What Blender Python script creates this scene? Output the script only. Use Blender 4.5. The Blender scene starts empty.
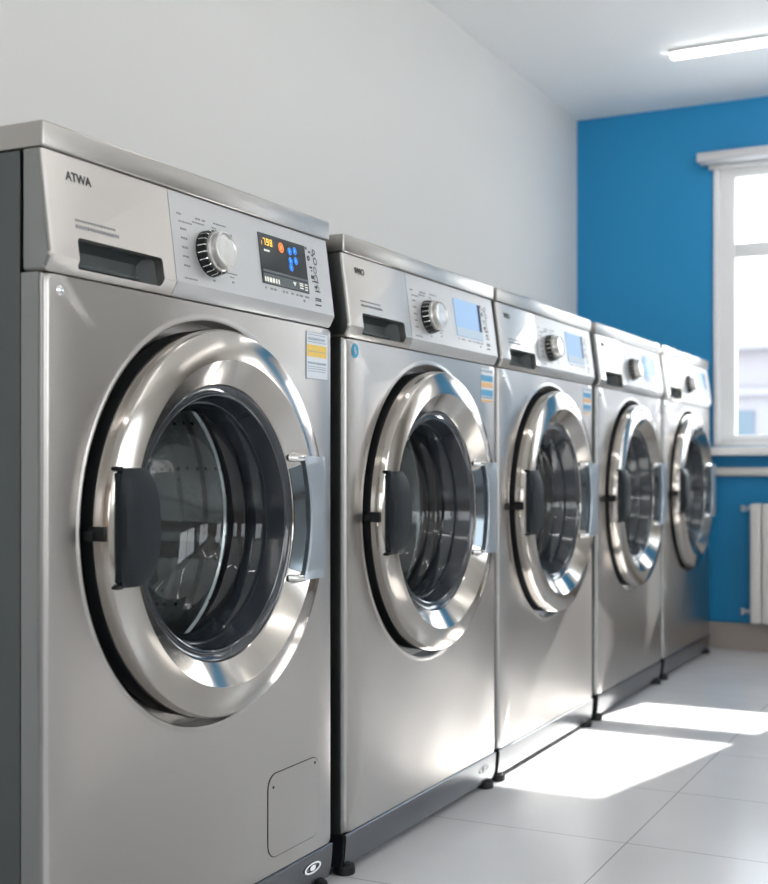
import bpy, bmesh, math, random
from mathutils import Vector, Matrix
random.seed(7)
PI = math.pi
SC = bpy.context.scene
COL = SC.collection

# ------------------------------------------------------------------ materials
def new_mat(name):
    m = bpy.data.materials.new(name); m.use_nodes = True
    nt = m.node_tree
    return m, nt, nt.nodes['Principled BSDF'], nt.links

def simple(name, col, rough=.5, metal=0.0, emit=None, estr=0, spec=None, noise=0.0, nscale=30, coat=0):
    m, nt, b, L = new_mat(name)
    b.inputs['Base Color'].default_value = (*col, 1)
    b.inputs['Roughness'].default_value = rough
    b.inputs['Metallic'].default_value = metal
    if coat: b.inputs['Coat Weight'].default_value = coat; b.inputs['Coat Roughness'].default_value = .05
    if emit:
        b.inputs['Emission Color'].default_value = (*emit, 1)
        b.inputs['Emission Strength'].default_value = estr
    if spec is not None: b.inputs['Specular IOR Level'].default_value = spec
    # faint procedural variation
    tc = nt.nodes.new('ShaderNodeTexCoord'); n = nt.nodes.new('ShaderNodeTexNoise')
    n.inputs['Scale'].default_value = nscale
    L.new(tc.outputs['Object'], n.inputs['Vector'])
    mr = nt.nodes.new('ShaderNodeMapRange')
    mr.inputs['To Min'].default_value = max(0, rough - .04 - noise); mr.inputs['To Max'].default_value = min(1, rough + .04 + noise)
    L.new(n.outputs['Fac'], mr.inputs['Value']); L.new(mr.outputs['Result'], b.inputs['Roughness'])
    return m

def brushed(name, col, rough, axis, aniso, rot=.25, mscale=(4, 4, 400), var=.03, bump=.02):
    m, nt, b, L = new_mat(name)
    b.inputs['Base Color'].default_value = (*col, 1)
    b.inputs['Metallic'].default_value = 1
    b.inputs['Anisotropic'].default_value = aniso
    b.inputs['Anisotropic Rotation'].default_value = rot
    tg = nt.nodes.new('ShaderNodeTangent'); tg.direction_type = 'RADIAL'; tg.axis = axis
    L.new(tg.outputs['Tangent'], b.inputs['Tangent'])
    tc = nt.nodes.new('ShaderNodeTexCoord'); mp = nt.nodes.new('ShaderNodeMapping')
    mp.inputs['Scale'].default_value = mscale
    n = nt.nodes.new('ShaderNodeTexNoise'); n.inputs['Scale'].default_value = 1; n.inputs['Detail'].default_value = 3
    L.new(tc.outputs['Object'], mp.inputs['Vector']); L.new(mp.outputs['Vector'], n.inputs['Vector'])
    mr = nt.nodes.new('ShaderNodeMapRange')
    mr.inputs['To Min'].default_value = rough - var; mr.inputs['To Max'].default_value = rough + var
    L.new(n.outputs['Fac'], mr.inputs['Value']); L.new(mr.outputs['Result'], b.inputs['Roughness'])
    # slow sheet waviness
    n2 = nt.nodes.new('ShaderNodeTexNoise'); n2.inputs['Scale'].default_value = 3.0; n2.inputs['Detail'].default_value = 1
    L.new(tc.outputs['Object'], n2.inputs['Vector'])
    bp = nt.nodes.new('ShaderNodeBump'); bp.inputs['Strength'].default_value = 1; bp.inputs['Distance'].default_value = bump
    L.new(n2.outputs['Fac'], bp.inputs['Height']); L.new(bp.outputs['Normal'], b.inputs['Normal'])
    return m

M = {}
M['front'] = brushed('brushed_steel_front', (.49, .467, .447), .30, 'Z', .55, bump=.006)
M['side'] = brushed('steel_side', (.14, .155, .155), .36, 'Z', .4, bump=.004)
M['flange_shaded'] = brushed('steel_flange_shaded', (.32, .33, .325), .34, 'Z', .3, bump=.002)  # darker than the front steel, stands in for the dim side reflection
M['lid'] = brushed('steel_lid', (.48, .46, .435), .30, 'Z', .4, bump=.002)
M['panel'] = simple('silver_panel', (.58, .58, .58), .44, .6, nscale=60)
M['drawer'] = brushed('steel_drawer', (.64, .605, .57), .30, 'Z', .5, bump=.004)
M['ring'] = brushed('turned_steel_ring', (.54, .505, .465), .14, 'X', .75, mscale=(300, 5, 5), bump=.0)
M['kick'] = brushed('dark_kick_steel', (.15, .155, .165), .26, 'Z', .3, bump=.001)
M['black'] = simple('black_plastic', (.010, .011, .012), .42, spec=.3, nscale=80)
M['handle'] = simple('charcoal_grip', (.006, .010, .014), .5, spec=.3, nscale=120)
M['rubber'] = simple('black_rubber', (.02, .021, .024), .38, nscale=50)
M['gloss'] = simple('gloss_black_ring', (.03, .036, .045), .14, nscale=10, coat=.6)
M['mirror'] = simple('dark_chrome', (.16, .19, .21), .10, 1.0, nscale=10)
M['chrome'] = simple('chrome', (.86, .86, .85), .12, 1.0, nscale=10)
M['hinge'] = simple('satin_hinge_metal', (.42, .47, .52), .34, .85, nscale=40)
M['cap'] = brushed('turned_cap', (.66, .65, .63), .3, 'X', .35, bump=0)
M['recess'] = simple('grey_recess_plastic', (.075, .088, .09), .4, .2, nscale=40)
M['ink'] = simple('dark_ink', (.05, .05, .05), .6)
M['ink2'] = simple('grey_ink', (.26, .26, .27), .6)
M['lcd'] = simple('dark_display_glass', (.006, .012, .018), .12, coat=.3)
M['lcd2'] = simple('display_strip', (.10, .12, .13), .2)
M['lcdtxt'] = simple('display_strip_text', (.5, .5, .45), .4, emit=(.8, .8, .7), estr=.25)
M['yellow'] = simple('yellow_led', (.6, .4, .05), .5, emit=(1, .62, .12), estr=.5)
M['orange'] = simple('orange_led', (.6, .15, .03), .5, emit=(1, .25, .06), estr=.5)
M['blueled'] = simple('blue_led', (.02, .15, .6), .5, emit=(.02, .25, 1), estr=.6)
M['bluescreen'] = simple('pale_blue_screen', (.16, .27, .42), .5, spec=.12, emit=(.42, .58, .80), estr=.30)
M['bluescreen2'] = simple('grey_blue_screen', (.28, .34, .4), .5, spec=.12, emit=(.5, .6, .7), estr=.25)
M['bluedark'] = simple('dark_blue_screen_edge', (.01, .03, .09), .5, spec=.12)
M['paper'] = simple('label_paper', (.70, .73, .78), .5)
M['labyel'] = simple('label_yellow', (.85, .58, .12), .5)
M['laborange'] = simple('label_orange', (.75, .45, .2), .5)
M['labblue'] = simple('label_blue', (.08, .33, .55), .5)
M['labgrey'] = simple('label_grey_blue', (.35, .42, .48), .5)
M['sticker'] = simple('teal_sticker', (.0, .28, .45), .4)
M['white'] = simple('white_paint', (.82, .82, .82), .4)
M['radi'] = simple('radiator_enamel', (.66, .64, .61), .35)
M['blind'] = simple('blind_cassette', (.62, .61, .62), .45)

def glass_mat(name, tint, rough, ior=1.5, boost=0.0):
    m = bpy.data.materials.new(name); m.use_nodes = True; nt = m.node_tree; nt.nodes.clear()
    o = nt.nodes.new('ShaderNodeOutputMaterial'); mx = nt.nodes.new('ShaderNodeMixShader')
    t = nt.nodes.new('ShaderNodeBsdfTransparent'); g = nt.nodes.new('ShaderNodeBsdfGlossy')
    f = nt.nodes.new('ShaderNodeFresnel'); ge = nt.nodes.new('ShaderNodeNewGeometry'); im = nt.nodes.new('ShaderNodeMapRange')
    im.inputs['To Min'].default_value = ior; im.inputs['To Max'].default_value = 1 / ior   # same reflectance from both sides of the sheet
    nt.links.new(ge.outputs['Backfacing'], im.inputs['Value']); nt.links.new(im.outputs[0], f.inputs['IOR'])
    t.inputs['Color'].default_value = (*tint, 1); g.inputs['Roughness'].default_value = rough
    mr = nt.nodes.new('ShaderNodeMapRange'); mr.inputs['To Min'].default_value = boost
    nt.links.new(f.outputs[0], mr.inputs['Value'])
    nt.links.new(mr.outputs[0], mx.inputs[0]); nt.links.new(t.outputs[0], mx.inputs[1]); nt.links.new(g.outputs[0], mx.inputs[2])
    nt.links.new(mx.outputs[0], o.inputs[0])
    return m
M['doorglass'] = glass_mat('door_glass', (.74, .78, .80), .03, 1.5, .02)
M['pane'] = glass_mat('window_glass', (.97, .98, .98), .01, 1.25)

def drum_mat():
    m, nt, b, L = new_mat('perforated_drum_steel')
    b.inputs['Metallic'].default_value = 1; b.inputs['Roughness'].default_value = .2
    tc = nt.nodes.new('ShaderNodeTexCoord')
    v = nt.nodes.new('ShaderNodeTexVoronoi'); v.inputs['Scale'].default_value = 55; v.inputs['Randomness'].default_value = .15
    L.new(tc.outputs['Object'], v.inputs['Vector'])
    r = nt.nodes.new('ShaderNodeValToRGB')
    r.color_ramp.elements[0].position = .16; r.color_ramp.elements[0].color = (.01, .01, .01, 1)
    r.color_ramp.elements[1].position = .20; r.color_ramp.elements[1].color = (.62, .64, .63, 1)
    L.new(v.outputs['Distance'], r.inputs[0]); L.new(r.outputs[0], b.inputs['Base Color'])
    return m
M['drum'] = drum_mat()
M['lifter'] = simple('lifter_steel', (.6, .61, .61), .22, 1.0)

def paint_mat(name, col, rough=.55, scale=60, dist=.0006):
    m, nt, b, L = new_mat(name)
    b.inputs['Base Color'].default_value = (*col, 1); b.inputs['Roughness'].default_value = rough
    tc = nt.nodes.new('ShaderNodeTexCoord'); n = nt.nodes.new('ShaderNodeTexNoise'); n.inputs['Scale'].default_value = scale
    n.inputs['Detail'].default_value = 4
    L.new(tc.outputs['Object'], n.inputs['Vector'])
    bp = nt.nodes.new('ShaderNodeBump'); bp.inputs['Strength'].default_value = .25; bp.inputs['Distance'].default_value = dist
    L.new(n.outputs['Fac'], bp.inputs['Height']); L.new(bp.outputs['Normal'], b.inputs['Normal'])
    return m
M['wallw'] = paint_mat('off_white_wall', (.73, .725, .71))
M['wallwarm'] = paint_mat('warm_wall', (.62, .50, .40))
M['wallb'] = paint_mat('blue_wall', (.010, .27, .56))
M['ceil'] = paint_mat('ceiling_white', (.92, .915, .91))
M['base'] = paint_mat('taupe_baseboard', (.42, .36, .32), .45)

def floor_mat():
    m, nt, b, L = new_mat('large_floor_tiles')
    tc = nt.nodes.new('ShaderNodeTexCoord'); mp = nt.nodes.new('ShaderNodeMapping')
    mp.inputs['Location'].default_value = (-.37 + .79 * 10, -2.23 + .397 * 20, 0)
    L.new(tc.outputs['Object'], mp.inputs['Vector'])
    br = nt.nodes.new('ShaderNodeTexBrick'); br.offset = 0; br.squash = 1
    br.inputs['Scale'].default_value = 1; br.inputs['Brick Width'].default_value = .79; br.inputs['Row Height'].default_value = .397
    br.inputs['Mortar Size'].default_value = .0016; br.inputs['Mortar Smooth'].default_value = .3
    br.inputs['Color1'].default_value = (.72, .71, .71, 1); br.inputs['Color2'].default_value = (.69, .68, .685, 1)
    br.inputs['Mortar'].default_value = (.36, .35, .34, 1)
    L.new(mp.outputs['Vector'], br.inputs['Vector'])
    n = nt.nodes.new('ShaderNodeTexNoise'); n.inputs['Scale'].default_value = 3; n.inputs['Detail'].default_value = 5
    L.new(tc.outputs['Object'], n.inputs['Vector'])
    mix = nt.nodes.new('ShaderNodeMixRGB'); mix.blend_type = 'MULTIPLY'; mix.inputs[0].default_value = .12
    L.new(br.outputs['Color'], mix.inputs[1]); L.new(n.outputs['Fac'], mix.inputs[2])
    L.new(mix.outputs[0], b.inputs['Base Color'])
    mr = nt.nodes.new('ShaderNodeMapRange'); mr.inputs['To Min'].default_value = .16; mr.inputs['To Max'].default_value = .30
    L.new(n.outputs['Fac'], mr.inputs['Value']); L.new(mr.outputs[0], b.inputs['Roughness'])
    return m
M['floor'] = floor_mat()

# ------------------------------------------------------------------ mesh helpers
def finish(bm, angle=32):
    bmesh.ops.recalc_face_normals(bm, faces=bm.faces[:])
    me = bpy.data.meshes.new('m'); bm.to_mesh(me); bm.free()
    for p in me.polygons: p.use_smooth = angle >= 1
    if angle >= 1: me.set_sharp_from_angle(angle=math.radians(angle))
    return me

def link(name, me, mat, parent=None, loc=None):
    o = bpy.data.objects.new(name, me); COL.objects.link(o)
    if mat is not None and not me.materials: me.materials.append(mat)
    me.name = name
    if parent is not None: o.parent = parent
    if loc: o.location = loc
    return o

def bbox(bm, x0, x1, y0, y1, z0, z1, bevel=0, seg=3):
    r = bmesh.ops.create_cube(bm, size=1, matrix=Matrix.Translation(((x0 + x1) / 2, (y0 + y1) / 2, (z0 + z1) / 2)) @ Matrix.Diagonal((x1 - x0, y1 - y0, z1 - z0, 1)))
    if bevel:
        es = set()
        for v in r['verts']: es.update(v.link_edges)
        bmesh.ops.bevel(bm, geom=list(es), offset=bevel, segments=seg, profile=.5, affect='EDGES')

def box_me(*a, **k):
    bm = bmesh.new(); bbox(bm, *a, **k); return finish(bm)

def lathe(bm, prof, n=128, cx=0, cy=0, cz=0, a0=0, a1=2 * PI, cap=True, M4=None):
    """profile of (r, x) turned about the X axis; angle 0 = +Y, pi/2 = +Z"""
    full = abs(a1 - a0 - 2 * PI) < 1e-6
    cnt = n if full else n + 1
    rings = []
    for r, x in prof:
        if r < 1e-6:
            v = Vector((cx + x, cy, cz)); v = M4 @ v if M4 else v
            rings.append([bm.verts.new(v)]); continue
        ring = []
        for i in range(cnt):
            a = a0 + (a1 - a0) * i / n
            v = Vector((cx + x, cy + r * math.cos(a), cz + r * math.sin(a)))
            if M4: v = M4 @ v
            ring.append(bm.verts.new(v))
        rings.append(ring)
    for A, B in zip(rings, rings[1:]):
        for i in range(n if full else n):
            j = (i + 1) % cnt
            if len(A) == 1 and len(B) == 1: continue
            if len(A) == 1: bm.faces.new((A[0], B[i], B[j]))
            elif len(B) == 1: bm.faces.new((A[i], A[j], B[0]))
            else: bm.faces.new((A[i], A[j], B[j], B[i]))
    if not full and cap:
        bm.faces.new([r[0] for r in rings]); bm.faces.new([r[-1] for r in rings])
    return rings

def lathe_me(prof, angle=32, **k):
    bm = bmesh.new(); lathe(bm, prof, **k); return finish(bm, angle)

def prism_y(bm, poly, y0, y1):
    A = [bm.verts.new((x, y0, z)) for x, z in poly]; B = [bm.verts.new((x, y1, z)) for x, z in poly]
    bm.faces.new(A); bm.faces.new(B[::-1]); n = len(poly)
    for i in range(n): bm.faces.new((A[i], B[i], B[(i + 1) % n], A[(i + 1) % n]))

def tube(bm, pts, r, n=14):
    pts = [Vector(p) for p in pts]; prev = None; first = None
    for i, p in enumerate(pts):
        d = ((pts[min(i + 1, len(pts) - 1)] - pts[max(i - 1, 0)])).normalized()
        u = d.orthogonal().normalized() if i == 0 else (u - d * u.dot(d)).normalized()
        w = d.cross(u)
        ring = [bm.verts.new(p + r * (math.cos(2 * PI * k / n) * u + math.sin(2 * PI * k / n) * w)) for k in range(n)]
        if prev:
            for k in range(n): bm.faces.new((prev[k], prev[(k + 1) % n], ring[(k + 1) % n], ring[k]))
        else: first = ring
        prev = ring
    bm.faces.new(first[::-1]); bm.faces.new(prev)

def apply_mods(me, mods):
    o = bpy.data.objects.new('tmp', me); COL.objects.link(o)
    for kind, props in mods:
        md = o.modifiers.new(kind, kind)
        for k, v in props.items(): setattr(md, k, v)
    dg = bpy.context.evaluated_depsgraph_get(); dg.update()
    out = bpy.data.meshes.new_from_object(o.evaluated_get(dg))
    bpy.data.objects.remove(o)
    return out

def side_shade_slot(o, lo=-1e9):  # side faces take the darker steel that paints in their shade
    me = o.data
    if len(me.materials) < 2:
        me.materials.append(M['flange_shaded'])
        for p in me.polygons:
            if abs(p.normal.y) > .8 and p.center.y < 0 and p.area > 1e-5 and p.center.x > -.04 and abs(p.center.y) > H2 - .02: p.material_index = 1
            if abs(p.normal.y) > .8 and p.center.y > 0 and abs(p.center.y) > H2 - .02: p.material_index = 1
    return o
def tag(o, label, cat, group=None, kind=None):
    if label: o['label'] = label
    if cat: o['category'] = cat
    if group: o['group'] = group
    if kind: o['kind'] = kind
    return o
def empty(name, loc):
    o = bpy.data.objects.new(name, None); o.location = loc; o.empty_display_size = .1; COL.objects.link(o); return o
def struct(name, me, mat):
    o = link(name, me, mat); o['kind'] = 'structure'; return o

# ------------------------------------------------------------------ washing machine
W = .686; H2 = W / 2
DY, DZ = .344 - H2, .608           # door centre in the machine's own frame
PZT, PZB, PZC = 1.055, .9285, .9125  # control fascia: top, nose, under-cut
PXT, PXB = -.008, .009
SL = (PXB - PXT) / (PZT - PZB)
def fx(z): return PXT + (PZT - z) * SL
FN = Vector((1, 0, SL)).normalized()      # fascia normal
def fpt(rel, z, off=0.0):                  # point on the slanted fascia; rel = distance from the left edge
    return Vector((fx(z), rel + .015 - H2, z)) + FN * off

def mark(bm, rel0, rel1, z0, z1, off=.0004, th=.0005):
    """thin printed bar lying on the fascia"""
    c = []
    for o in (off, off - th):
        c.append([bm.verts.new(fpt(r, z, o)) for r, z in ((rel0, z0), (rel1, z0), (rel1, z1), (rel0, z1))])
    bm.faces.new(c[0]); bm.faces.new(c[1][::-1])
    for i in range(4): bm.faces.new((c[0][i], c[1][i], c[1][(i + 1) % 4], c[0][(i + 1) % 4]))
def ringmark(bm, rel, z, r, w, off=.0004, n=20):
    A = []; B = []
    for i in range(n):
        a = 2 * PI * i / n
        A.append(bm.verts.new(fpt(rel + r * math.cos(a), z + r * math.sin(a), off)))
        B.append(bm.verts.new(fpt(rel + (r - w) * math.cos(a), z + (r - w) * math.sin(a), off)))
    for i in range(n): bm.faces.new((A[i], A[(i + 1) % n], B[(i + 1) % n], B[i]))
def dotmark(bm, rel, z, r, off=.0006, n=20, rz=None):
    bm.faces.new([bm.verts.new(fpt(rel + r * math.cos(2 * PI * i / n), z + (rz or r) * math.sin(2 * PI * i / n), off)) for i in range(n)])

def text_me(s, size, bold=.0):
    cu = bpy.data.curves.new('t', 'FONT'); cu.body = s; cu.size = size; cu.extrude = .0002; cu.offset = bold
    o = bpy.data.objects.new('t', cu); COL.objects.link(o)
    dg = bpy.context.evaluated_depsgraph_get(); dg.update()
    me = bpy.data.meshes.new_from_object(o.evaluated_get(dg))
    bpy.data.objects.remove(o); me.materials.clear()
    return me
def text_on_fascia(s, size, rel, z, sx=1.0, bold=0.0):
    me = text_me(s, size, bold)
    for v in me.vertices:
        v.co = fpt(rel + v.co.x * sx, z + v.co.y, .0005 + v.co.z)
    return me

# ---- front sheet with embossed round opening
def make_front():
    bm = bmesh.new(); z0, z1 = .0715, PZC - .0012; rr = .010
    angs = [2 * PI * i / 160 for i in range(160)]
    for cyy, czz in ((-H2, z0), (H2, z0), (H2, z1), (-H2, z1)):
        angs.append(math.atan2(czz - DZ, cyy - DY) % (2 * PI))
    angs = sorted(set(round(a, 6) for a in angs))
    def edge(a, ins):
        c, s = math.cos(a), math.sin(a); t = 1e9
        if c > 1e-9: t = min(t, (H2 - ins - DY) / c)
        if c < -1e-9: t = min(t, (-H2 + ins - DY) / c)
        if s > 1e-9: t = min(t, (z1 - ins * .2 - DZ) / s)
        if s < -1e-9: t = min(t, (z0 + ins * .2 - DZ) / s)
        return t
    prof = [(.262, -.034), (.279, -.034), (.2795, -.004), (.2803, .0004), (.2815, .0012), (.2835, .0012), (.2855, .0007), (.2875, .0002), (.2895, 0)]
    rings = []
    for r, x in prof:
        rings.append([bm.verts.new((x, DY + r * math.cos(a), DZ + r * math.sin(a))) for a in angs])
    rings.append([bm.verts.new((0, DY + max(.290, .8 * edge(a, rr)) * math.cos(a), DZ + max(.290, .8 * edge(a, rr)) * math.sin(a))) for a in angs])
    # rounded outer border
    for k in range(5):
        q = k / 4 * PI / 2; ins = rr * (1 - math.sin(q)); x = -rr * (1 - math.cos(q))
        rings.append([bm.verts.new((x, DY + edge(a, ins) * math.cos(a), DZ + edge(a, ins) * math.sin(a))) for a in angs])
    rings.append([bm.verts.new((-.034, v.co.y, v.co.z)) for v in rings[-1]])
    n = len(angs)
    for A, B in zip(rings, rings[1:]):
        for i in range(n): bm.faces.new((A[i], A[(i + 1) % n], B[(i + 1) % n], B[i]))
    return finish(bm, 40)

def make_fascia(rel0, rel1, cut=False):
    poly = [(-.034, PZT), (PXT, PZT), (fx(.935), .935), (PXB, .9315), (PXB - .001, .9285), (.001, .9155), (-.002, PZC), (-.034, PZC)]
    bm = bmesh.new(); prism_y(bm, poly, rel0 - H2, rel1 - H2)
    bmesh.ops.recalc_face_normals(bm, faces=bm.faces[:])
    es = []
    for e in bm.edges:
        a, b = e.verts
        if abs(a.co.y - b.co.y) < 1e-6 and max(a.co.x, b.co.x) > -.03:
            end = rel0 - H2 if rel0 < .01 else rel1 - H2
            if end is not None and abs(a.co.y - end) < 1e-6 and max(a.co.z, b.co.z) < PZT + 1 and not (a.co.z > PZT - 1e-6 and b.co.z > PZT - 1e-6): es.append(e)
    if es: bmesh.ops.bevel(bm, geom=es, offset=.006, segments=4, profile=.5, affect='EDGES')
    if not cut: return finish(bm, 25)
    me = bpy.data.meshes.new('f'); bm.to_mesh(me); bm.free()
    cb = bmesh.new()
    bbox(cb, -.031, .06, .053 - H2, .219 - H2, 0.9205, .9575)
    es = [e for e in cb.edges if abs(e.verts[0].co.x - e.verts[1].co.x) > .01]
    bmesh.ops.bevel(cb, geom=es, offset=.006, segments=4, profile=.5, affect='EDGES')
    cme = bpy.data.meshes.new('c'); cb.to_mesh(cme); cb.free()
    co = bpy.data.objects.new('cut', cme); COL.objects.link(co)
    out = apply_mods(me, [('BOOLEAN', dict(operation='DIFFERENCE', object=co, solver='EXACT'))])
    bpy.data.objects.remove(co)
    for p in out.polygons: p.use_smooth = True
    out.set_sharp_from_angle(angle=math.radians(25))
    return out

def make_recess():
    bm = bmesh.new()
    y0, y1, z0, z1 = .0535 - H2, .2185 - H2, .921, .957
    # curved scoop liner open to the front
    prof = [(-.009, z1), (-.018, z1 - .001), (-.0295, z1 - .008), (-.0295, z0 + .012), (-.022, z0 + .003), (-.010, z0 + .0005), (-.002, z0 + .0005)]
    A = [bm.verts.new((x, y0, z)) for x, z in prof]; B = [bm.verts.new((x, y1 - .012 * (x < -.01), z)) for x, z in prof]
    for i in range(len(prof) - 1): bm.faces.new((A[i], A[i + 1], B[i + 1], B[i]))
    bm.faces.new(A); bm.faces.new(B[::-1])
    # a lip line inside
    bbox(bm, -.029, -.016, y0 + .002, y1 - .02, z0 + .006, z0 + .010, bevel=.001, seg=2)
    return finish(bm, 30)

def make_body():
    bm = bmesh.new()
    # open-fronted sheet shell with thickness
    x0, x1, z0, z1, t = -.535, -.0365, .015, 1.0535, .004
    bbox(bm, x0, x1, -H2 + .0008, -H2 + t, z0, z1); bbox(bm, x0, x1, H2 - t, H2 - .0008, z0, z1)
    bbox(bm, x0, x0 + t, -H2 + t, H2 - t, z0, z1)
    bbox(bm, x0 + t, x1, -H2 + t, H2 - t, z0, z0 + t)
    bbox(bm, x0 + t, x1, -H2 + t, H2 - t, z1 - t, z1)
    return finish(bm)

def make_lid():
    bm = bmesh.new(); bbox(bm, -.545, -.004, -H2 + .003, H2 - .003, 1.0565, 1.087, bevel=.0028, seg=3); return finish(bm, 40)

def make_kick():
    bm = bmesh.new()
    poly = [(-.03, .0708), (-.0015, .0708), (.0008, .0685), (.0008, .060), (-.002, .03), (-.006, .0145), (-.03, .0145)]
    prism_y(bm, poly, -H2 + .004, H2 - .002); return finish(bm)
def make_kickcap():
    bm = bmesh.new()
    poly = [(-.20, .0705), (-.002, .0705), (-.004, .03), (-.008, .0145), (-.20, .0145)]
    prism_y(bm, poly, -H2 - .0005, -H2 + .0055); return finish(bm)

def make_foot():
    bm = bmesh.new()
    prof = [(0, 0), (.017, 0), (.0185, .002), (.0185, .011), (.017, .0142), (.012, .0145), (.012, .018), (0, .018)]
    lathe(bm, prof, n=32, M4=Matrix(((0, 1, 0, 0), (0, 0, 1, 0), (1, 0, 0, 0), (0, 0, 0, 1))))
    return finish(bm)

# ---- door pieces (door-centred frame)
def make_ring():
    prof = [(.192, .008), (.1915, .0105), (.1925, .0122), (.2235, .0338), (.2245, .0344), (.2258, .0343), (.2605, .0290), (.2640, .0270), (.2665, .0225), (.2678, .0150), (.268, .0065), (.262, .0045), (.200, .002), (.192, .008)]
    bm = bmesh.new(); lathe(bm, prof, n=192); bmesh.ops.remove_doubles(bm, verts=bm.verts[:], dist=1e-6); return finish(bm, 24)
def make_rim():
    prof = [(.200, .001), (.255, .0038), (.2635, .0040), (.2655, .002), (.2665, -.006), (.266, -.022), (.20, -.022), (.200, .001)]
    bm = bmesh.new(); lathe(bm, prof, n=160); bmesh.ops.remove_doubles(bm, verts=bm.verts[:], dist=1e-6); return finish(bm, 30)
def make_inner():
    prof = [(.1925, .017), (.1900, .0185), (.1865, .0170), (.182, .0125), (.180, .0125), (.1785, .0145), (.1765, .0135), (.1705, -.004), (.168, -.012), (.1665, -.012), (.1655, -.020), (.160, -.030), (.157, -.040), (.160, -.042), (.190, -.02), (.1925, .017)]
    bm = bmesh.new(); lathe(bm, prof, n=160); bmesh.ops.remove_doubles(bm, verts=bm.verts[:], dist=1e-6); return finish(bm, 35)
def make_glass():
    prof = [(.1645, -.018), (.160, -.024), (.156, -.040), (.152, -.052), (.149, -.054), (.146, -.066), (.141, -.078), (.137, -.080), (.131, -.090), (.115, -.104), (.09, -.114), (.06, -.120), (.03, -.123), (0, -.124)]
    fine = []
    for (a, b) in zip(prof, prof[1:]):
        fine.append(a)
    fine.append(prof[-1])
    bm = bmesh.new(); lathe(bm, fine, n=128)
    me = finish(bm, 60)
    return me
def make_gasket():
    prof = [(.262, -.033), (.235, -.034), (.222, -.040), (.214, -.046), (.208, -.044), (.202, -.048), (.197, -.060), (.194, -.074), (.199, -.080), (.194, -.088), (.188, -.094), (.190, -.104), (.200, -.108), (.235, -.108)]
    return lathe_me(prof, 50, n=128)
def make_drum():
    prof = [(.196, -.110), (.192, -.114), (.196, -.120), (.225, -.128), (.246, -.140), (.250, -.150), (.250, -.185), (.243, -.190), (.250, -.195), (.250, -.235), (.243, -.240), (.250, -.245), (.250, -.285), (.243, -.290), (.250, -.295), (.250, -.335), (.243, -.340), (.250, -.345), (.250, -.43), (.240, -.445), (.21, -.448), (.205, -.440), (.16, -.442), (.155, -.450), (.12, -.452), (.11, -.440), (.05, -.436), (0, -.436)]
    return lathe_me(prof, 40, n=128)
def make_lifter(a):
    bm = bmesh.new()
    # tapered paddle running along the drum wall
    secs = []
    for x, h, w in ((-.15, .012, .020), (-.17, .045, .030), (-.40, .055, .034), (-.43, .012, .022)):
        pts = []
        for (u, v) in ((-w, 0), (-w * .6, h * .6), (-w * .3, h), (w * .3, h), (w * .6, h * .6), (w, 0)):
            r = .249 - v; aa = a + u / .25
            pts.append(bm.verts.new((x, r * math.cos(aa), r * math.sin(aa))))
        secs.append(pts)
    for A, B in zip(secs, secs[1:]):
        for i in range(5): bm.faces.new((A[i], A[i + 1], B[i + 1], B[i]))
    bm.faces.new(secs[0]); bm.faces.new(secs[-1][::-1])
    return finish(bm, 35)

def make_grip():
    """bulging charcoal hand grip bridging the left of the ring"""
    bm = bmesh.new(); nz = 28; h = .0725
    outs = []
    for i in range(nz + 1):
        s = -1 + 2 * i / nz; z = s * h
        e = abs(s) ** 5
        yl = -.2560 + .002 * s * s + .004 * e
        yr = -.1960 - .009 * s * s - .010 * e        # curved free edge
        xf = .0550 - .003 * s * s - .006 * e          # bulged face
        ring = [(.034, yl + .003), (.036, yl), (.046, yl), (xf - .002, yl + .005), (xf, yl + .014), (xf + .002, (yl + yr) / 2), (xf, yr + .009), (xf - .004, yr + .002), (xf - .010, yr), (xf - .015, yr + .004), (xf - .016, yr + .02), (.034, yl + .05)]
        outs.append([bm.verts.new((x, y, z)) for x, y in ring])
    n = len(outs[0])
    for A, B in zip(outs, outs[1:]):
        for i in range(n): bm.faces.new((A[i], A[(i + 1) % n], B[(i + 1) % n], B[i]))
    bm.faces.new(outs[0]); bm.faces.new(outs[-1][::-1])
    # stand-off feet
    for z in (-.055, .055): bbox(bm, .020, .044, -.255, -.225, z - .012, z + .012, bevel=.003)
    me = finish(bm, 40)
    return me
def make_gripcap():
    bm = bmesh.new()
    for s in (1,):
        bbox(bm, .024, .037, -.2655, -.254, -.0028, +.0028, bevel=.0025, seg=3)
    return finish(bm)
def make_latch():
    bm = bmesh.new(); bbox(bm, .000, .0255, -.2705, -.2630, -.012, .006, bevel=.002, seg=2)
    bbox(bm, -.004, .010, -.2745, -.262, -.012, .000, bevel=.001, seg=2)
    return finish(bm)
def make_hinge():
    bm = bmesh.new(); nz = 24; h = .0935; secs = []
    for i in range(nz + 1):
        s = -1 + 2 * i / nz; z = s * h
        bow = .020 * (1 - s * s)                     # concave inner edge
        e = .002 * abs(s) ** 8
        ring = [(.018, .190 + bow), (.034, .187 + bow), (.0370 - e, .189 + bow), (.0425 - e, .231), (.0430 - e, .235), (.0415 - e, .241), (.034, .252), (.008, .2600), (.008, .25)]
        secs.append([bm.verts.new((x, y, z)) for x, y in ring])
    n = len(secs[0])
    for A, B in zip(secs, secs[1:]):
        for i in range(n): bm.faces.new((A[i], A[(i + 1) % n], B[(i + 1) % n], B[i]))
    bm.faces.new(secs[0]); bm.faces.new(secs[-1][::-1])
    return finish(bm, 40)
def make_hinge_insert():
    a = math.radians(23)
    prof = [(.1915, .0140), (.205, .0230), (.2225, .0345), (.2225, .031), (.205, .019), (.193, .011)]
    return lathe_me(prof, 35, n=24, a0=-a, a1=a)
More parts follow.
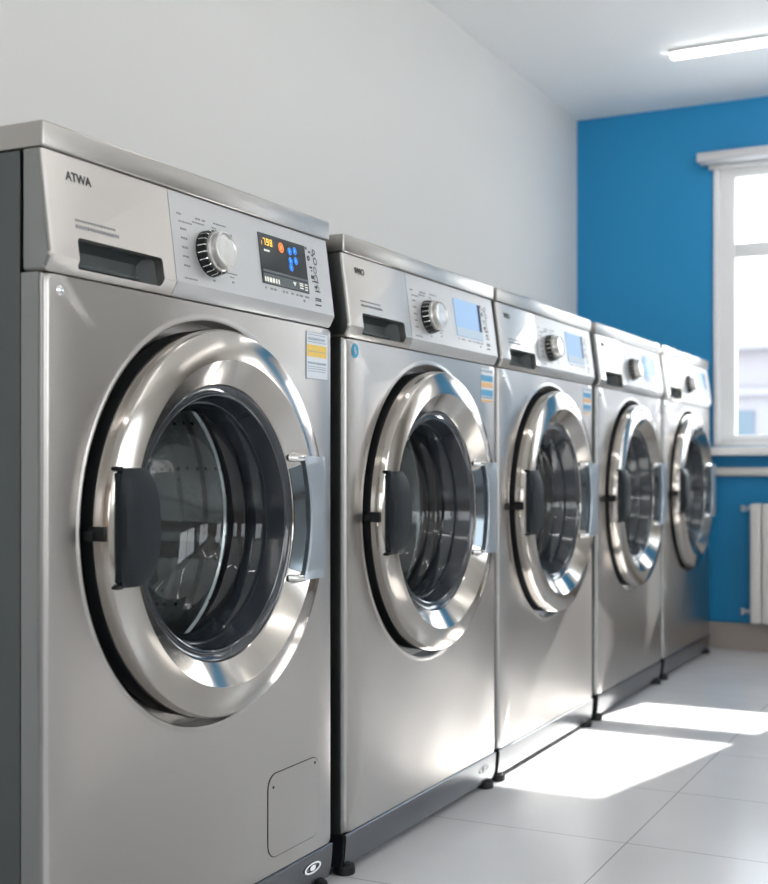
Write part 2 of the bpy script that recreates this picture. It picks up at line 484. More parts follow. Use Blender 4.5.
def make_pin(s):
    bm = bmesh.new(); a = s * math.radians(26); c = Vector((.0275, .207 * math.cos(a) , .207 * math.sin(a)))
    tube(bm, [c + Vector((-.012, -.012, 0)), c + Vector((-.001, -.008, 0)), c + Vector((.003, .010, 0))], .0055, 16)
    return finish(bm, 40)

# ---- dial
DREL, DZK = .316, .9800
def dialM():
    X = FN; Y = Vector((0, 1, 0)); Z = X.cross(Y)
    m = Matrix((X, Y, Z)).transposed().to_4x4(); m.translation = fpt(DREL, DZK, 0); return m
def make_dial_skirt():
    bm = bmesh.new()
    lathe(bm, [(.0325, 0), (.0325, .004), (.031, .0135), (.0295, .0145), (.024, .0145)], n=64, M4=dialM())
    return finish(bm, 40)
def make_dial_ticks():
    bm = bmesh.new()
    for k in range(20):
        a = 2 * PI * k / 20 + .1
        m = dialM() @ Matrix.Rotation(a, 4, 'X')
        vs = [m @ Vector(p) for p in ((.003, .0323, -.0007), (.003, .0329, -.0007), (.0135, .0315, -.0007), (.0150, .0290, -.0007), (.0150, .0265, -.0007))]
        ws = [m @ Vector(p) for p in ((.003, .0323, .0007), (.003, .0329, .0007), (.0135, .0315, .0007), (.0150, .0290, .0007), (.0150, .0265, .0007))]
        A = [bm.verts.new(v) for v in vs]; B = [bm.verts.new(v) for v in ws]
        for i in range(4): bm.faces.new((A[i], A[i + 1], B[i + 1], B[i]))
    return finish(bm)
def make_dial_cap():
    bm = bmesh.new()
    lathe(bm, [(.0272, .010), (.0280, .0150), (.0280, .0185), (.0264, .0205), (.0262, .0265), (.0250, .0292), (.0236, .0300), (.0225, .0290), (.0205, .0284), (.012, .0288), (0, .0290)], n=64, M4=dialM())
    return finish(bm, 30)

def small_lines(bm, specs):
    """short dashes standing for the tiny unreadable print"""
    rnd = random.Random(3)
    for rel, z, length, th in specs:
        x = rel
        while x < rel + length:
            l = rnd.uniform(.002, .006); mark(bm, x, min(x + l, rel + length), z - th / 2 * rnd.uniform(.7, 1), z + th / 2); x += l + .0012
def make_print():
    bm = bmesh.new()
    dz = -.0085
    sp = [(.247, 1.034, .010, .0025), (.250, 1.024, .030, .002)]
    for i in range(5): sp.append((.252, 1.014 - i * .0125, .013, .0028))
    sp.append((.250, .947, .030, .002))
    sp += [(.290, 1.034, .012, .0028), (.306, 1.034, .007, .003), (.282, 1.028, .028, .002), (.334, 1.035, .03, .002), (.328, 1.028, .010, .002),
           (.352, 1.024, .026, .0035), (.362, 1.008, .012, .0025), (.362, .996, .016, .003), (.362, .984, .018, .002), (.352, .968, .028, .002), (.362, .963, .010, .002), (.366, .956, .005, .003), (.318, .952, .005, .003)]
    sp = [(a, b + dz, l, t) for a, b, l, t in sp]
    small_lines(bm, sp)
    for x, w in ((.455, .003), (.470, .006), (.479, .008), (.505, .006), (.515, .005), (.530, .007), (.545, .006), (.555, .01), (.572, .012)):
        mark(bm, x, x + w, .9505, .9535)
    mark(bm, .566, .571, .943, .947)
    return finish(bm)
def make_icons():
    bm = bmesh.new()
    c = .597
    ringmark(bm, c + .018, 1.029, .0045, .0018); mark(bm, c - .008, c - .003, 1.030, 1.034); mark(bm, c + .001, c + .007, 1.026, 1.0285)
    mark(bm, c + .011, c + .016, 1.022, 1.0245)
    ringmark(bm, c - .001, 1.0165, .0045, .003); ringmark(bm, c + .020, 1.0145, .0062, .002)
    ringmark(bm, c + .016, .9995, .0055, .0013); mark(bm, c, c + .008, 1.001, 1.004); mark(bm, c + .003, c + .007, .9965, .9985)
    ringmark(bm, c + .016, .986, .0062, .0017); mark(bm, c + .002, c + .010, .9845, .990); mark(bm, c + .004, c + .024, .9795, .9812)
    ringmark(bm, c + .018, .9705, .0052, .0013); mark(bm, c + .010, c + .018, .9705, .9735); mark(bm, c + .010, c + .026, .9645, .966)
    small_lines(bm, [(c + .008, .9535, .018, .002), (c + .008, .9505, .018, .002), (c + .006, .9405 + .0025, .018, .0025)])
    return finish(bm)
def make_drawer_print():
    bm = bmesh.new()
    small_lines(bm, [(.037, .9785, .075, .0028), (.037, .9710, .080, .0042)])
    return finish(bm)

DR0, DR1, DZ0, DZ1 = .449, .586, .9580, 1.0345
def make_screen(): 
    bm = bmesh.new(); mark(bm, DR0, DR1, DZ0, DZ1, off=.0010, th=.0015); return finish(bm)
def m_marks(specs, off):
    bm = bmesh.new()
    for s in specs: mark(bm, *s, off=off, th=.0003)
    return finish(bm)

def seven(bm, rel, z, w, h, segs, t=.0012, off=.0014):
    P = {'a': (rel, rel + w, z + h - t, z + h), 'g': (rel, rel + w, z + h / 2 - t / 2, z + h / 2 + t / 2), 'd': (rel, rel + w, z, z + t),
         'f': (rel, rel + t, z + h / 2, z + h), 'b': (rel + w - t, rel + w, z + h / 2, z + h), 'e': (rel, rel + t, z, z + h / 2), 'c': (rel + w - t, rel + w, z, z + h / 2)}
    for s in segs: mark(bm, *P[s], off=off, th=.0002)

CACHE = {}
def cached(key, fn):
    if key not in CACHE: CACHE[key] = fn()
    return CACHE[key]
def P(name, key, fn, mat, parent, loc=None, label=None):
    o = link(name, cached(key, fn), mat, parent, loc)
    if label: o['label'] = label
    return o

def sheet(y0, y1, z0, z1, th=.0008, x=0.0):
    bm = bmesh.new(); bbox(bm, x + .0001, x + th, y0, y1, z0, z1); return finish(bm)

def washing_machine(k, yleft, label):
    root = empty('washing_machine', (0, yleft + H2, 0))
    if k == 0: root.scale = (1, 1, 1.0095)
    tag(root, label, 'washing machine', 'washing machines standing in a row')
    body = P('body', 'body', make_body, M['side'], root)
    fr = side_shade_slot(P('front_panel', 'front', make_front, M['front'], root))
    P('top_panel', 'lid', make_lid, M['lid'], root)
    kp = P('kick_plate', 'kick', make_kick, M['kick'], root, label='dark grey steel kick plate')
    P('end_cap', 'kickcap', make_kickcap, M['black'], kp, label='black end cap')
    for (fx_, fy_) in ((-.012, -H2 + .021), (-.012, H2 - .032), (-.50, -H2 + .03), (-.50, H2 - .03)):
        P('foot', 'foot', make_foot, M['black'], root, (fx_, fy_, 0), label='small round black foot')
    # drawer
    dr = P('detergent_drawer', 'drawer', lambda: make_fascia(.004, .2455, True), M['drawer'], root); side_shade_slot(dr)
    P('handle_recess', 'recess', make_recess, M['recess'], dr, label='dark recessed drawer handle')
    if k < 2:
        P('brand_lettering', 'brand%d' % k, lambda: text_on_fascia('ATWA' if k == 0 else 'IWiO', .0155, .028, 1.0250, .98, .0002), M['ink'], dr, label='dark brand letters')
    else:
        P('brand_lettering', 'brand1', None, M['ink2'], dr, label='dark brand letters')
    P('small_print', 'dprint', make_drawer_print, M['ink2'], dr, label='two lines of fine grey print')
    # control panel
    cp = P('control_panel', 'panel', lambda: make_fascia(.2467, W - .005), M['panel'], root)
    P('program_markings', 'print', make_print, M['ink2'], cp, label='fine grey programme markings around the dial')
    P('symbol_column', 'icons', make_icons, M['ink'], cp, label='column of small dark symbols')
    d = P('program_dial', 'skirt', make_dial_skirt, M['black'], root, label='black ring of the dial')
    for nm, key, fn, mt in (('tick_marks', 'ticks', make_dial_ticks, 'chrome'), ('dial_cap', 'cap', make_dial_cap, 'cap')):
        P(nm, key, fn, M[mt], d)
    if k == 0:
        sc = P('display_screen', 'screen0', make_screen, M['lcd'], root, label='dark display with lit symbols')
        P('display_strip', 'strip', lambda: m_marks([(DR0 + .004, DR1 - .001, DZ0 + .001, DZ0 + .016), (DR0 + .004, DR1 - .001, DZ0 + .018, DZ0 + .022)], .0012), M['lcd2'], sc)
        def txt():
            bm = bmesh.new()
            for a, b in ((.006, .010), (.012, .017), (.019, .026), (.028, .034), (.037, .041), (.044, .048)): mark(bm, DR0 + a, DR0 + b, DZ0 + .0035, DZ0 + .0105, off=.0014, th=.0002)
            bm.faces.new([bm.verts.new(fpt(DR0 + a, DZ0 + b, .0014)) for a, b in ((.088, .013), (.098, .013), (.093, .006))])
            for z in (.005, .009, .012): mark(bm, DR0 + .108, DR0 + .119, DZ0 + z, DZ0 + z + .0018, off=.0014, th=.0002)
            for z in (.004, .008, .012): mark(bm, DR0 + .124, DR0 + .132, DZ0 + z, DZ0 + z + .0018, off=.0014, th=.0002)
            mark(bm, DR0 + .012, DR0 + .028, DZ1 - .027, DZ1 - .024, off=.0014, th=.0002)
            return finish(bm)
        P('display_text', 'dtxt', txt, M['lcdtxt'], sc)
        def yel():
            bm = bmesh.new()
            seven(bm, DR0 + .005, DZ1 - .018, .0035, .006, 'bc'); 
            for i, s in enumerate(('abc', 'abcdfg', 'abcdefg')): seven(bm, DR0 + .012 + i * .0095, DZ1 - .0175, .0065, .0105, s, t=.0017)
            return finish(bm)
        P('display_digits', 'yel', yel, M['yellow'], sc, label='yellow lit digits')
        def orn():
            bm = bmesh.new(); ringmark(bm, DR0 + .063, DZ1 - .0145, .0078, .0022, off=.0014); dotmark(bm, DR0 + .063, DZ1 - .0145, .0042, off=.0014); return finish(bm)
        P('indicator_light', 'orn', orn, M['orange'], sc, label='orange lit indicator')
        for q, (a, b) in enumerate(((.088, .0165), (.104, .0135), (.088, .0315), (.104, .029), (.088, .0415))):
            def blu():
                bm = bmesh.new()
                dotmark(bm, DR0 + a, DZ1 - b, .0030, off=.0014, rz=.0034)
                ringmark(bm, DR0 + a, DZ1 - b, .0058, .0013, off=.0014)
                return finish(bm)
            P('indicator_light', 'blu%d' % q, blu, M['blueled'], sc, label='blue lit symbol')
    else:
        sc1 = P('display_screen', 'screen1', make_screen, M['bluescreen'], root, label='pale blue display')
        sc = sc1
        P('display_strip', 'strip1', lambda: m_marks([(DR0 + .001, DR1 - .001, DZ0 + .001, DZ0 + .018)], .0013), M['bluescreen2'], sc)
        P('display_edge', 'edge1', lambda: m_marks([(DR1 - .014, DR1 - .001, DZ0 + .018, DZ1 - .001)], .0013), M['bluedark'], sc, label='dark blue edge of the display')
    # door
    dl = (0, DY, DZ)
    rg = P('door', 'ring', make_ring, M['ring'], root, (.003, DY, DZ), label='polished steel door ring')
    P('door_rim', 'rim', make_rim, M['black'], rg, label='black door rim')
    P('inner_ring', 'inner', make_inner, M['gloss'], rg, (-.008, 0, 0), label='glossy black inner ring')
    P('door_glass', 'glass', make_glass, M['doorglass'], rg, (-.007, 0, 0), label='clear bowl shaped glass')
    P('door_handle', 'grip', make_grip, M['handle'], rg, (-.009, .001, .004), label='charcoal curved hand grip')
    for s in (-1, 1): P('grip_bracket', 'gripcap', make_gripcap, M['black'], rg, (-.001, .009, .004 + s * .0715))
    P('latch', 'latch', make_latch, M['black'], rg, label='black latch tab')
    P('hinge_cover', 'hinge', make_hinge, M['hinge'], rg, (0, 0, 0), label='light grey metal hinge cover')
    P('hinge_insert', 'hins', make_hinge_insert, M['mirror'], rg, label='dark polished hinge insert')
    for s in (-1, 1): P('hinge_pin', 'pin%d' % s, lambda: make_pin(s), M['chrome'], rg)
    P('door_gasket', 'gasket', make_gasket, M['rubber'], root, dl, label='black rubber door gasket')
    dm = P('drum', 'drum', make_drum, M['drum'], root, dl)
    for a in (PI * .5, PI * 7 / 6, PI * 11 / 6):
        P('lifter', 'lift%.2f' % a, lambda: make_lifter(a + .35), M['lifter'], dm)
    # screw or sticker at upper left, label at upper right
    if k == 1:
        s = P('round_sticker', 'stk', lambda: lathe_me([(.0125, .0002), (.0125, .0007), (0, .0008)], n=40), M['sticker'], root, (0, .036 - H2, .891), label='small round teal sticker')
        def hook():
            bm = bmesh.new()
            for (a, b, c, d) in ((-.003, .0, -.006, .006), (-.003, .004, -.0055, -.003), (.001, .004, -.003, .001)): bbox(bm, .0008, .0011, a, b, c, d)
            return finish(bm)
        P('sticker_symbol', 'hook', hook, M['paper'], s)
    else:
        P('screw', 'screw', lambda: lathe_me([(.0062, .0), (.0062, .0012), (.0045, .0024), (0, .003)], n=32), M['chrome'], root, (0, .027 - H2, .892))
    def lab(kind):
        y0, y1 = .600 - H2, .668 - H2; z0, z1 = (.826, .900) if k == 0 else (.830, .902)
        base = sheet(y0, y1, z0, z1, .0006)
        return base
    if k < 3:
        lb = P('energy_label', 'label_base%d' % min(k, 1), lambda: lab(0), M['paper'] if k == 0 else M['paper'], root, label='white label with a yellow band' if k == 0 else 'label with blue and orange bands')
        y0, y1 = .600 - H2, .668 - H2
        if k == 0:
            bands = [('labyel', .870, .886, .003), ('labyel', .870, .886, .003)]
            P('label_band', 'lb0', lambda: sheet(y0 + .001, y1 - .004, .861, .880, .0009), M['labyel'], lb, label='yellow band')
            def lt():
                bm = bmesh.new(); rnd = random.Random(5)
                for z, h in ((.896, .0012), (.8895, .004), (.8845, .0012), (.8695, .0012), (.851, .0035), (.8455, .0012), (.842, .0012), (.838, .001)):
                    y = y0 + .005
                    while y < y1 - .008:
                        l = rnd.uniform(.003, .009); bbox(bm, .0006, .0011, y, min(y + l, y1 - .006), z - h / 2, z + h / 2); y += l + .0018
                return finish(bm)
            P('label_print', 'lt0', lt, M['labgrey'], lb)
            def frame():
                bm = bmesh.new()
                bbox(bm, .0002, .0010, y0 - .0008, y0 + .0006, .826, .9); bbox(bm, .0002, .0010, y0, y1, .8255, .8265); bbox(bm, .0002, .0010, y0, y1, .8995, .9005)
                return finish(bm)
            P('label_border', 'lf0', frame, M['labgrey'], lb)
        else:
            for i, (mt, a, b) in enumerate((('labgrey', .894, .899), ('labblue', .875, .888), ('laborange', .862, .873), ('labblue', .844, .857), ('labgrey', .838, .843), ('laborange', .831, .836))):
                P('label_band', 'lb1%d' % i, lambda: sheet(y0 + .001, y1 - .002, a, b, .0009), M[mt], lb)
    if k == 0:
        def flap():
            bm = bmesh.new(); y0, y1, z0, z1 = .486 - H2, .641 - H2, .0975, .2225
            bbox(bm, -.004, .0011, y0, y1, z0, z1)
            es = [e for e in bm.edges if abs(e.verts[0].co.x - e.verts[1].co.x) > .003]
            bmesh.ops.bevel(bm, geom=es, offset=.022, segments=8, profile=.5, affect='EDGES')
            return finish(bm, 40)
        def gap():
            bm = bmesh.new(); y0, y1, z0, z1 = .4847 - H2, .6423 - H2, .0962, .2238
            bbox(bm, -.004, .0004, y0, y1, z0, z1)
            es = [e for e in bm.edges if abs(e.verts[0].co.x - e.verts[1].co.x) > .003]
            bmesh.ops.bevel(bm, geom=es, offset=.0233, segments=8, profile=.5, affect='EDGES')
            return finish(bm, 40)
        fl = P('service_flap', 'flap', flap, M['front'], root, label='rounded service flap')
        P('flap_seam', 'flapgap', gap, M['black'], fl, label='thin dark seam')
        for y, z in ((.500, .203), (.626, .214)):
            P('flap_screw', 'fp%.1f' % y, lambda: lathe_me([(.0022, .0008), (.0022, .0017), (0, .0018)], n=16, cy=y - H2, cz=z), M['black'], fl)
    if k < 2:
        def badge():
            bm = bmesh.new(); n = 32; A = []; B = []; C = []
            for i in range(n):
                a = 2 * PI * i / n
                cy, cz = .62 - H2, .0475
                for L_, f, x in ((A, 1, .0012), (B, .80, .0012)): L_.append(bm.verts.new((x, cy + .026 * f * math.cos(a), cz + (.0085 * (f if f == 1 else .70)) * math.sin(a))))
            for i in range(n): bm.faces.new((A[i], A[(i + 1) % n], B[(i + 1) % n], B[i]))
            dv = [bm.verts.new((.0013, .62 - H2 + .009 * math.cos(2 * PI * i / 12), .0475 + .0045 * math.sin(2 * PI * i / 12))) for i in range(12)]
            bm.faces.new(dv)
            return finish(bm)
        P('badge', 'badge%d' % k, badge, M['chrome'] if k == 0 else M['kick'], kp, label='small oval badge')
    return root

lefts = [1.100, 1.828, 2.530, 3.260, 3.981]
labels = ['brushed steel washing machine with dark lit display and white yellow-banded label, largest of the row',
          'steel washing machine with a round teal sticker, right beside the one with the dark display',
          'third washing machine of the row, between the teal-stickered one and the fourth',
          'fourth washing machine of the row, last but one before the blue wall',
          'last and smallest-looking washing machine of the row, next to the blue wall']
for k, (y, l) in enumerate(zip(lefts, labels)): washing_machine(k, y, l)

# ------------------------------------------------------------------ room shell
BX0, BX1, BY0, BY1, HC = -.558, 3.3, -2.6, 4.80, 2.088
struct('floor', box_me(BX0 - .1, BX1 + .1, BY0 - .1, BY1 + .02, -.1, 0), M['floor'])
struct('ceiling', box_me(BX0 - .1, BX1 + .1, BY0 - .1, BY1 + .1, HC, HC + .1), M['ceil'])
struct('wall_left', box_me(BX0 - .1, BX0, BY0 - .1, BY1 + .1, 0, HC), M['wallw'])
WT = .16
def wall_with_holes(axis, u0, u1, holes, w0, w1):
    us = sorted({u0, u1, *[h[0] for h in holes], *[h[1] for h in holes]}); zs = sorted({0, HC, *[h[2] for h in holes], *[h[3] for h in holes]})
    bm = bmesh.new()
    for a, b in zip(us, us[1:]):
        for c, d in zip(zs, zs[1:]):
            mu, mz = (a + b) / 2, (c + d) / 2
            if any(h[0] < mu < h[1] and h[2] < mz < h[3] for h in holes): continue
            if axis == 'x': bbox(bm, a, b, w0, w1, c, d)
            else: bbox(bm, w0, w1, a, b, c, d)
    bmesh.ops.remove_doubles(bm, verts=bm.verts[:], dist=1e-6)
    # drop interior faces shared by two boxes
    seen = {}
    for f in bm.faces: seen.setdefault(tuple(sorted(v.index for v in f.verts)), []).append(f)
    bmesh.ops.delete(bm, geom=[f for fs in seen.values() if len(fs) > 1 for f in fs], context='FACES_ONLY')
    return finish(bm, 0.5)
FW = (1.0, 2.8, .8, 1.9)  # unseen window behind the camera, added to brighten the blue wall
struct('wall_front', wall_with_holes('x', BX0, BX1, [FW], BY0 - .12, BY0), M['wallwarm'])
W1 = (0.0, .82, .780, 1.836); XS = 1.30
W2 = (1.50, 2.08, .780, 1.836)  # out-of-view window, added for brighter reflections on the machine fronts
M['doorpaint'] = paint_mat('added_door_brown', (.17, .145, .125), .4)
def wall_frame(x0, x1, z1):
    bm = bmesh.new(); bbox(bm, x0, x0 + .055, BY1 - .062, BY1 - .0305, .001, z1, bevel=.003); bbox(bm, x0 + .056, x1, BY1 - .062, BY1 - .0305, z1 - .048, z1, bevel=.003)
    return finish(bm)
bmw = wall_with_holes('x', BX0, XS, [W1], BY1, BY1 + WT)
struct('wall_back', bmw, M['wallb'])
M['wallt'] = paint_mat('taupe_wall', (.50, .46, .43))
struct('wall_back_right', wall_with_holes('x', XS, BX1, [W2], BY1 - .03, BY1 + WT), M['wallw'])  # unseen stretch, kept white for a paler reflection in the steel
dr_ = struct('added_door', box_me(2.42, 3.26, BY1 - .055, BY1 - .031, .004, 2.0, bevel=.004), M['doorpaint'])  # unseen door, added with its trim to darken what the nearest front mirrors
struct('added_door_trim', wall_frame(2.36, 3.297, 2.05), M['white'])
RW = [(-.8, .8, .75, 1.85), (1.4, 3.1, .75, 1.85)]  # unseen windows, placed for soft daylight and reflections on the steel
struct('wall_right', wall_with_holes('y', BY0, BY1, RW, BX1, BX1 + WT), M['wallw'])

# window in view: narrow left light with a transom, wider light to its right
def window_back(name, x0, x1, z0, z1, cols):
    bm = bmesh.new(); yA, yB = BY1 + .010, BY1 + .060; yP = BY1 - .014
    gz0, gz1 = z0 + .034, z1 - .040
    # raised outer casing
    bbox(bm, x0 - .012, x1 + .012, yP, yB, z0 - .008, z0 + .006, bevel=.003, seg=2)
    bbox(bm, x0 - .030, x1 + .030, yP, yB, z1 - .006, z1 + .010, bevel=.003, seg=2)
    bbox(bm, x0 - .012, x0 + .008, yP, yB, z0 + .006, z1 - .006, bevel=.003, seg=2)
    bbox(bm, x1 - .008, x1 + .012, yP, yB, z0 + .006, z1 - .006, bevel=.003, seg=2)
    # recessed frame with lights
    bbox(bm, x0 + .008, x1 - .008, yA, yB, z0 + .006, gz0, bevel=.003, seg=2)
    bbox(bm, x0 + .008, x1 - .008, yA, yB, gz1, z1 - .006, bevel=.003, seg=2)
    xs = sorted([x0 + .008] + [c[0] for c in cols] + [c[1] for c in cols] + [x1 - .008])
    for a, b in zip(xs[0::2], xs[1::2]): bbox(bm, a, b, yA, yB, gz0, gz1, bevel=.003, seg=2)
    for c in cols:
        for (za, zb) in c[2]: bbox(bm, c[0], c[1], yA + .006, yB, za, zb, bevel=.002, seg=2)
    o = struct(name, finish(bm), M['white'])
    pb = bmesh.new()
    for c in cols: bbox(pb, c[0] - .003, c[1] + .003, BY1 + .036, BY1 + .042, gz0 - .003, gz1 + .003)
    link('pane', finish(pb), M['pane'], o)
    return o
w1 = window_back('window_1', *W1[:2], *W1[2:], [(.064, .250, [(1.492, 1.545)]), (.326, .775, [(1.077, 1.146)])])
sill = link('sill', box_me(-.062, .90, BY1 - .10, BY1 + .03, .735, .767, bevel=.005), M['white'], w1)
window_back('window_5', *W2[:2], *W2[2:], [(1.56, 2.02, [(1.492, 1.545)])])
for i, (a, b, c, d) in enumerate(RW):
    bm = bmesh.new(); f = .05
    for s in ((a, b, c, c + f), (a, b, d - f, d), (a, a + f, c + f, d - f), (b - f, b, c + f, d - f), ((a + b) / 2 - .03, (a + b) / 2 + .03, c + f, d - f)):
        bbox(bm, BX1 + .0, BX1 + .06, *s, bevel=.003, seg=2)
    o = struct('window_%d' % (i + 2), finish(bm), M['white'])
    link('pane', box_me(BX1 + .03, BX1 + .036, a + .04, b - .04, c + .04, d - .04), M['pane'], o)

bm = bmesh.new()
for q in ((FW[0], FW[1], FW[2], FW[2] + .05), (FW[0], FW[1], FW[3] - .05, FW[3]), (FW[0], FW[0] + .05, FW[2] + .05, FW[3] - .05), (FW[1] - .05, FW[1], FW[2] + .05, FW[3] - .05), (1.87, 1.93, FW[2] + .05, FW[3] - .05)):
    bbox(bm, q[0], q[1], BY0 - .06, BY0, q[2], q[3], bevel=.003, seg=2)
o = struct('window_4', finish(bm), M['white'])
link('pane', box_me(FW[0] + .04, FW[1] - .04, BY0 - .036, BY0 - .03, FW[2] + .04, FW[3] - .04), M['pane'], o)
# baseboards
struct('baseboard_back', box_me(BX0, XS, BY1 - .014, BY1 - .0005, 0, .100, bevel=.003, seg=2), M['base'])
struct('baseboard_right', box_me(BX1 - .014, BX1 - .0005, BY0, BY1 - .031, 0, .100, bevel=.003, seg=2), M['base'])
struct('baseboard_front', box_me(BX0, BX1 - .015, BY0 + .0005, BY0 + .014, 0, .100, bevel=.003, seg=2), M['base'])

# roller blind
bl = empty('roller_blind', (.40, BY1 - .04, 1.87))
tag(bl, 'white roller blind in a slim cassette mounted above the window on the blue wall', 'blind')
def rel(me, o):
    for v in me.vertices: v.co -= o.location
    return me
link('cassette', rel(box_me(-.062, .90, BY1 - .085, BY1 - .001, 1.847, 1.884, bevel=.008, seg=3), bl), M['blind'], bl)
link('fabric', rel(box_me(.285, .80, BY1 - .030, BY1 - .027, 1.566, 1.847), bl), M['blind'], bl)
link('bottom_bar', rel(box_me(.285, .80, BY1 - .035, BY1 - .022, 1.554, 1.568, bevel=.003), bl), M['blind'], bl)
# heating pipe
bm = bmesh.new(); tube(bm, [(-.5, 0, 0), (0, 0, 0), (XS, 0, 0)], .0175, 24)
hp = link('heating_pipe', finish(bm), M['radi'], None, (0, BY1 - .052, .674)); tag(hp, 'thick white horizontal pipe running along the blue wall below the window sill', 'pipe')
for x in (-.02, 1.2):
    bm = bmesh.new(); lathe(bm, [(.0176, -.012), (.0215, -.012), (.0215, .012), (.0176, .012)], n=32, cx=x)
    bbox(bm, x - .008, x + .008, .017, .0520, -.008, .008)
    link('pipe_bracket', finish(bm), M['radi'], hp)
# radiator
rd = empty('radiator', (.60, BY1 - .09, .11)); tag(rd, 'white ribbed panel radiator on the blue wall under the window', 'radiator')
for i in range(22):
    x = -.456 + i * .0425
    bm = bmesh.new(); bbox(bm, x, x + .039, -.035, .035, .004, .447, bevel=.007, seg=3)
    link('section', finish(bm), M['radi'], rd)
bm = bmesh.new(); bbox(bm, -.460, .472, -.028, .028, .436, .440, bevel=.001, seg=1); bbox(bm, -.458, .470, -.02, .02, .03, .07, bevel=.004); bbox(bm, -.458, .470, -.02, .02, .38, .42, bevel=.004)
link('header', finish(bm), M['radi'], rd)
for z in (.428, .045):
    bm = bmesh.new(); tube(bm, [(-.455, 0, z), (-.472, 0, z), (-.484, 0, z)], .008, 16); tube(bm, [(-.488, .0, z - .012), (-.488, 0, z), (-.488, 0, z + .012)], .009, 16)
    link('valve', finish(bm), M['hinge'], rd)
bm = bmesh.new()
for x in (-.35, .35):
    for z in (.08, .38): bbox(bm, x - .01, x + .01, .03, .0895, z - .01, z + .01)
link('wall_bracket', finish(bm), M['radi'], rd)

# ceiling lamps; only the first is in view, the others added for light
M['tube'] = simple('lit_tube', (.9, .9, .9), .4, emit=(1, .985, .96), estr=6)
M['lampbody'] = simple('lamp_body', (.8, .8, .8), .4)
lamp_lab = {4.15: 'lit white tube lamp on the ceiling near the blue wall'}
for y in (4.15, 2.3, .3):
    for x0 in (-.02, 1.75):
        e = empty('ceiling_light', (x0 + .6, y, HC)); tag(e, lamp_lab.get(y, 'added unseen tube lamp above the open floor, farther from the blue wall') if x0 < 0 else 'added unseen tube lamp on the ceiling in the row away from the machines', 'ceiling light', 'tube lamps on the ceiling')
        link('housing', box_me(-.6, .6, -.034, .034, -.009, -.0005, bevel=.003), M['lampbody'], e)
        bm = bmesh.new(); bbox(bm, -.598, .598, -.019, .019, -.022, -.0092, bevel=.006, seg=4)
        link('diffuser', finish(bm), M['tube'], e)

# ------------------------------------------------------------------ outdoors
M['facade'] = paint_mat('pale_facade', (.31, .29, .31)); M['glassout'] = simple('outside_window', (.13, .17, .21), .4)
M['ground'] = paint_mat('pale_paving', (.62, .61, .58))
g = struct('ground', box_me(-60, 60, BY1 + .3, 90, -.6, -.5), M['ground'])
bd = empty('building', (6, 34, -.5)); tag(bd, 'pale building with rows of windows seen hazily through the window', 'building')
link('wall', box_me(-16, 26, 0, 10, 0, 4.3), M['facade'], bd)
link('roof', box_me(-16.4, 26.4, -.5, 10.4, 4.3, 4.6, bevel=.05), M['facade'], bd)
link('ledge', box_me(-16.1, 26.1, -.2, 0, 3.1, 3.3), M['facade'], bd)
for i in range(14):
    x = -12.4 + i * 2.6
    link('window', box_me(x, x + 1.3, -.06, .05, 1.0, 2.7, bevel=.02), M['glassout'], bd)

# ------------------------------------------------------------------ light
w = bpy.data.worlds.new('sky'); SC.world = w; w.use_nodes = True
nt = w.node_tree; bg = nt.nodes['Background']
tc = nt.nodes.new('ShaderNodeTexCoord'); sp = nt.nodes.new('ShaderNodeSeparateXYZ'); rp = nt.nodes.new('ShaderNodeValToRGB')
nt.links.new(tc.outputs['Generated'], sp.inputs[0]); nt.links.new(sp.outputs['Z'], rp.inputs[0]); nt.links.new(rp.outputs[0], bg.inputs['Color'])
rp.color_ramp.elements[0].position = 0; rp.color_ramp.elements[0].color = (1, .99, .98, 1)
rp.color_ramp.elements[1].position = .8; rp.color_ramp.elements[1].color = (.62, .80, 1, 1)
sr = nt.nodes.new('ShaderNodeMapRange'); sr.inputs['From Min'].default_value = -1; sr.inputs['From Max'].default_value = 1
sr.inputs['To Min'].default_value = 1.9; sr.inputs['To Max'].default_value = 2.9   # brighter towards the sun
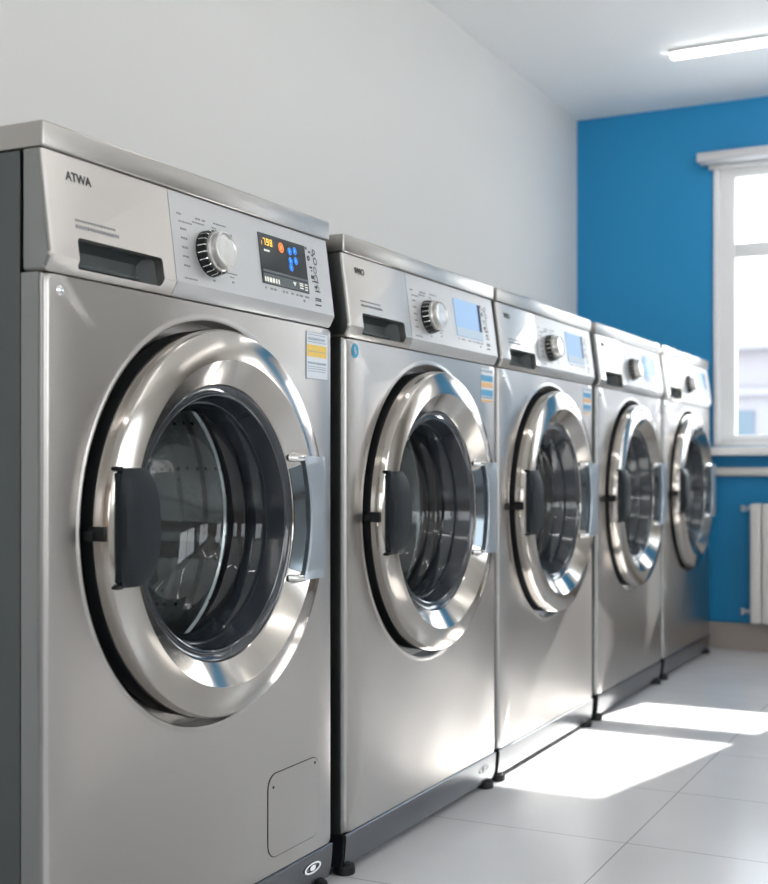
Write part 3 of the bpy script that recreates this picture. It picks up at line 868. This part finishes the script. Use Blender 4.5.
nt.links.new(sp.outputs['Y'], sr.inputs['Value']); nt.links.new(sr.outputs[0], bg.inputs['Strength'])
sd = bpy.data.lights.new('sun', 'SUN'); sd.energy = 9.5; sd.angle = math.radians(.6); sd.color = (1, .965, .92)
so = bpy.data.objects.new('sun', sd); COL.objects.link(so)
so.rotation_euler = Vector((.23, 1, .686)).to_track_quat('Z', 'Y').to_euler()
def portal(loc, sx, sy, direction):
    l = bpy.data.lights.new('daylight_portal', 'AREA'); l.shape = 'RECTANGLE'; l.size = sx; l.size_y = sy
    l.cycles.is_portal = True
    o = bpy.data.objects.new('daylight_portal', l); COL.objects.link(o); o.location = loc
    o.rotation_euler = Vector(direction).to_track_quat('-Z', 'Z').to_euler()
portal((.41, BY1 + .15, 1.315), .82, 1.07, (0, -1, 0))
portal((1.79, BY1 + .15, 1.31), .58, 1.06, (0, -1, 0)); portal(((FW[0] + FW[1]) / 2, BY0 - .13, 1.35), 2.0, 1.1, (0, 1, 0))
for a, b, c, d in RW: portal((BX1 + .15, (a + b) / 2, 1.3), b - a, 1.1, (-1, 0, 0))

# ------------------------------------------------------------------ camera
cd = bpy.data.cameras.new('camera'); cam = bpy.data.objects.new('camera', cd); COL.objects.link(cam)
cam.location = (1, 0, .692); cam.rotation_euler = (PI / 2, 0, math.atan(626 / 1236))
cd.sensor_fit = 'HORIZONTAL'; cd.sensor_width = 36; cd.lens = 1236 / 768 * 36
cd.shift_y = 25 / 768
cd.clip_start = .02; cd.clip_end = 300
cd.dof.use_dof = True; cd.dof.focus_distance = 1.85; cd.dof.aperture_fstop = 6.3
SC.camera = cam
SC.view_settings.view_transform = 'Standard'; SC.view_settings.look = 'None'
SC.view_settings.exposure = 1.06; SC.view_settings.gamma = 1; SC.view_settings.use_curve_mapping = False
try:
    SC.cycles.use_denoising = True; SC.cycles.max_bounces = 10; SC.cycles.diffuse_bounces = 5; SC.cycles.glossy_bounces = 6
    SC.cycles.transparent_max_bounces = 12; SC.cycles.sample_clamp_indirect = 8
except Exception: pass
